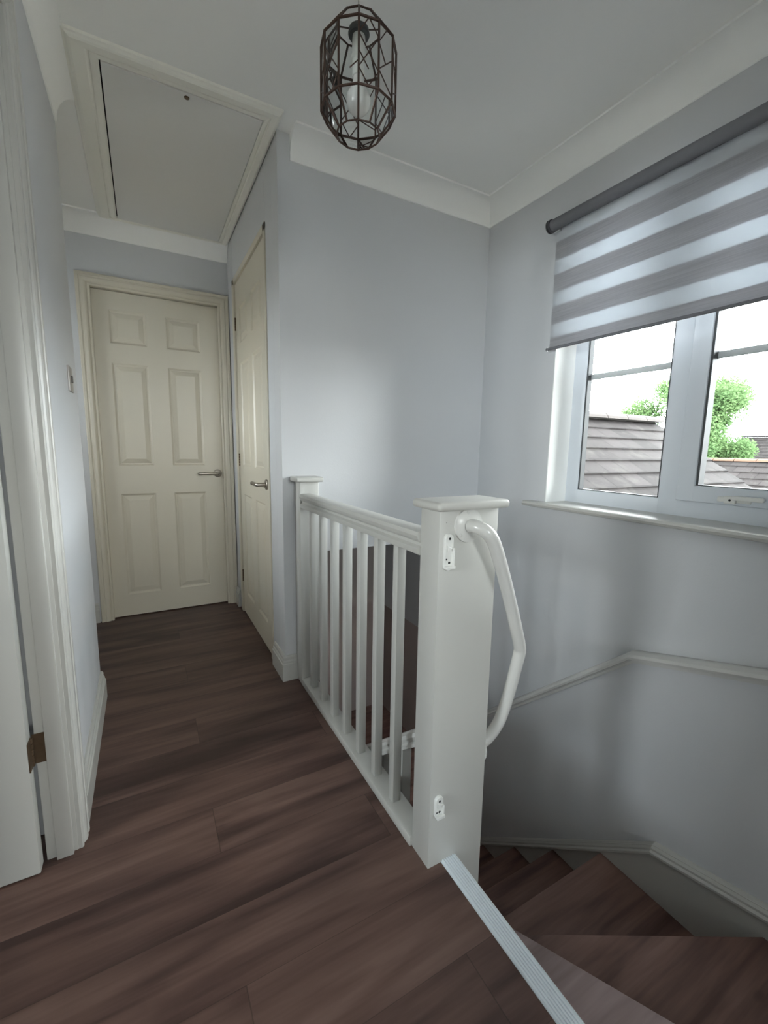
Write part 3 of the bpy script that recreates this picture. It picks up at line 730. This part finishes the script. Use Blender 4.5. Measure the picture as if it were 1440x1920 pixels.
MB().lathe((LX, LY, 0), [(.001, z3l+.012), (.008, z3l+.010), (.012, z3l), (.024, z3l-.004), (.026, z3l-.014), (.025, z3l-.016), (.024, z3l-.018), (.001, z3l-.018)], 24).build('top_cap', HOLD, parent=pd, smooth=True)
b = MB()
for k_ in range(0, 12, 3): b.tube([R3[k_], Vector((LX, LY, z3l-.004))], .0018, 6)
b.build('cap_spokes', LEAD, parent=pd)
MB().lathe((LX, LY, 0), [(.001, z3l-.018), (.015, z3l-.018), (.016, z3l-.028), (.0165, z3l-.060), (.019, z3l-.062), (.019, z3l-.068), (.0155, z3l-.070), (.0155, z3l-.105), (.001, z3l-.105)], 24).build('lampholder', PLAST, parent=pd, smooth=True)
zb = z3l-.105
MB().lathe((LX, LY, 0), [(.013, zb), (.014, zb-.010), (.020, zb-.024), (.0285, zb-.040), (.030, zb-.052), (.027, zb-.066), (.018, zb-.076), (.008, zb-.080), (.001, zb-.081)], 28).build('light_bulb', BULBG, parent=pd, smooth=True)
MB().cyl((LX, LY, z3l), (LX, LY, ZC), .0028, 10).build('cord', CORD, parent=pd, smooth=True)
MB().lathe((LX, LY, 0), [(.001, ZC-.025), (.010, ZC-.024), (.034, ZC-.006), (.036, ZC)], 24).build('ceiling_rose', PLAST, parent=pd, smooth=True)

# ------------------------------------------------------------------ outside the window
struct(MB().box(-40, 120, -90, 90, -3.1, -2.8).build('ground', GRASS))
def roof_slope(name, ridge_a, ridge_b, down, pitch_deg, length, e, mat_, parent):
    """stepped courses of tiles running down from the ridge line"""
    A = Vector(ridge_a); B = Vector(ridge_b); dn = Vector(down).normalized(); p = math.radians(pitch_deg)
    s = dn*math.cos(p)+Vector((0, 0, -math.sin(p))); nn = (B-A).normalized().cross(s); 
    if nn.z < 0: nn = -nn
    b = MB(); n_ = int(length/e); uv = []
    Lr = (B-A).length
    for k_ in range(n_):
        a0, a1 = A+s*(e*k_-.02), B+s*(e*k_-.02); c0, c1 = A+s*(e*(k_+1)+.015), B+s*(e*(k_+1)+.015)
        lo, hi = nn*.0, nn*.028
        b.add([a0+nn*.004, a1+nn*.004, c1+hi, c0+hi, c0+lo-nn*.012, c1+lo-nn*.012, a0-nn*.02, a1-nn*.02],
              [(0, 1, 2, 3), (3, 2, 5, 4), (6, 7, 5, 4), (0, 3, 4, 6), (1, 2, 5, 7)])
    me = bpy.data.meshes.new(name); me.from_pydata([tuple(v) for v in b.v], [], b.f); me.materials.append(mat_)
    uvl = me.uv_layers.new(name='UVMap'); ax = (B-A).normalized()
    for lp in me.loops:
        v = me.vertices[lp.vertex_index].co-A; uvl.data[lp.index].uv = (v.dot(ax)+40, v.dot(s)+40.0*e)
    o = bpy.data.objects.new(name, me); C.objects.link(o); o.parent = parent; return o
def ridge(a, b_, parent, r=.10, m_=GROUT):
    a = Vector(a); b_ = Vector(b_); d = (b_-a); L_ = d.length; d.normalize(); sd = d.cross(Vector((0, 0, 1)))
    n_ = max(2, int(L_/.42)); bb_ = MB()
    for i in range(n_):
        p0 = a+d*(L_*i/n_); p1 = a+d*(L_*(i+1)/n_-.012); rings = []
        for p in (p0, p1):
            rg = [p+sd*r*1.15*math.cos(t)+Vector((0, 0, 1))*(r*.75*math.sin(t)-.03) for t in [math.pi*q/8 for q in range(9)]]
            rings.append(rg)
        bb_.sweep(rings)
    return bb_.build('ridge_tiles', m_, parent=parent)
RM1 = roof_mat('grey_slates', .33, .25, 0); RM2 = roof_mat('far_slates', .33, .25, 1, 1.15); RM3 = roof_mat('far_grey_roof', .3, .3, 1, .8)
h1 = tag(empty('house'), 'neighbouring grey slate gable roof close outside the left-hand window pane', 'house')
# ridge along x; fits the courses seen through the fixed pane
roof_slope('roof_slope', (3.4, 4.06, 1.55), (7.07, 4.06, 1.55), (0, -1, 0), 33.7, 2.7, .25, RM1, h1)
roof_slope('roof_slope', (3.4, 4.06, 1.55), (7.07, 4.06, 1.55), (0, 1, 0), 33.7, 2.7, .25, RM1, h1)
ridge((3.4, 4.06, 1.60), (7.10, 4.06, 1.60), h1, .12, mat('weathered_ridge_tile', (.026, .021, .019), .9, noise=.35, nscale=7))
b = MB(); b.box(3.5, 6.95, 2.0, 6.1, -2.8, .10)
b.add([(3.5, 2.0, .10), (3.5, 6.1, .10), (3.5, 4.06, 1.46), (6.95, 2.0, .10), (6.95, 6.1, .10), (6.95, 4.06, 1.46)], [(0, 1, 2), (3, 5, 4), (0, 2, 5, 3), (1, 4, 5, 2), (0, 3, 4, 1)])
b.build('house_walls', RENDER_, parent=h1)
h2 = tag(empty('house'), 'low grey slate roof with orange-brown ridge beyond the gable roof, seen through the opening pane', 'house')
roof_slope('roof_slope', (12, -6, .95), (12, 7.5, .95), (-1, 0, 0), 30, 3.0, .25, RM2, h2)
roof_slope('roof_slope', (12, -6, .95), (12, 7.5, .95), (1, 0, 0), 30, 3.0, .25, RM2, h2)
ridge((12, -6, .97), (12, 7.5, .97), h2, .09, mat('orange_ridge_tile', (.055, .027, .015), .9, noise=.4, nscale=5))
b = MB(); b.box(9.7, 14.3, -5.9, 7.4, -2.8, -.42)
b.add([(9.7, -5.9, -.42), (14.3, -5.9, -.42), (12, -5.9, .85), (9.7, 7.4, -.42), (14.3, 7.4, -.42), (12, 7.4, .85)], [(0, 1, 2), (3, 5, 4), (0, 2, 5, 3), (1, 4, 5, 2), (0, 3, 4, 1)])
b.build('house_walls', RENDER_, parent=h2)
h3 = tag(empty('house'), 'plain dark grey roof far behind the tree at the right of the view', 'house')
roof_slope('roof_slope', (30, -9, 2.05), (30, 12.3, 2.05), (-1, 0, 0), 32, 4.2, .3, RM3, h3)
roof_slope('roof_slope', (30, -9, 2.05), (30, 12.3, 2.05), (1, 0, 0), 32, 4.2, .3, RM3, h3)
ridge((30, -9, 2.1), (30, 12.3, 2.1), h3, .1, RM3)
b = MB(); b.box(26.8, 33.2, -8.9, 12.2, -2.8, .05)
b.add([(26.8, 12.2, .05), (33.2, 12.2, .05), (30, 12.2, 1.95), (26.8, -8.9, .05), (33.2, -8.9, .05), (30, -8.9, 1.95)], [(0, 1, 2), (3, 5, 4)])
b.build('house_walls', RENDER_, parent=h3)
hs = [h1, h2, h3]

# tree
tr = tag(empty('tree'), 'bushy bright green broadleaf tree standing behind the neighbouring roofs', 'tree')
TC = Vector((17.5, 9.1, 0))
b = MB(); b.tube([TC+Vector((0, 0, -2.8)), TC+Vector((.05, .05, -1.2)), TC+Vector((0, -.1, .4)), TC+Vector((.1, -.1, 2.6))], [.20, .16, .12, .04], 10)
rb = random.Random(3)
blobs = []
for i in range(38):
    a = rb.uniform(0, math.tau); hgt = rb.uniform(-.6, 3.3); rad = (2.25*math.sqrt(max(0, 1-((hgt-1.0)/3.0)**2)))*rb.uniform(.45, 1.0)
    p = TC+Vector((rad*math.cos(a), rad*math.sin(a), hgt)); blobs.append((p, rb.uniform(.38, .70)))
    b.tube([TC+Vector((0, 0, max(-1, hgt-1.1))), TC*.5+p*.5+Vector((0, 0, -TC.z*.5+(-.35))), p], [.05, .035, .012], 6)
b.build('trunk', BARK, parent=tr, smooth=True)
blobs += [(TC+Vector((-.3, -.3, 3.6)), .5), (TC+Vector((-.2, .4, 3.4)), .5), (TC+Vector((0, -1.9, 1.2)), .45), (TC+Vector((-.2, -2.0, .1)), .5), (TC+Vector((-.3, 1.9, 1.0)), .5), (TC+Vector((-.4, 1.6, .2)), .6), (TC+Vector((-.5, -1.4, 2.2)), .42)]
vs = []; fs = []
for p, r_ in blobs:
    for i in range(int(2400*r_*r_/.25)):
        d = Vector((rb.gauss(0, 1), rb.gauss(0, 1), rb.gauss(0, .8))); d = d.normalized()*r_*(rb.random()**.4)*rb.uniform(.8, 1.25)
        c = p+d; a1 = Vector((rb.uniform(-1, 1), rb.uniform(-1, 1), rb.uniform(-.6, .6))).normalized(); a2 = a1.cross(Vector((rb.uniform(-1, 1), rb.uniform(-1, 1), rb.uniform(-1, 1)))).normalized()
        s_ = rb.uniform(.032, .062); k_ = len(vs)
        vs += [c-a1*s_, c+a2*s_*.5, c+a1*s_, c-a2*s_*.5]; fs.append((k_, k_+1, k_+2, k_+3))
me = bpy.data.meshes.new('foliage'); me.from_pydata([tuple(v) for v in vs], [], fs); me.materials.append(LEAF)
fo = bpy.data.objects.new('foliage', me); C.objects.link(fo); fo.parent = tr
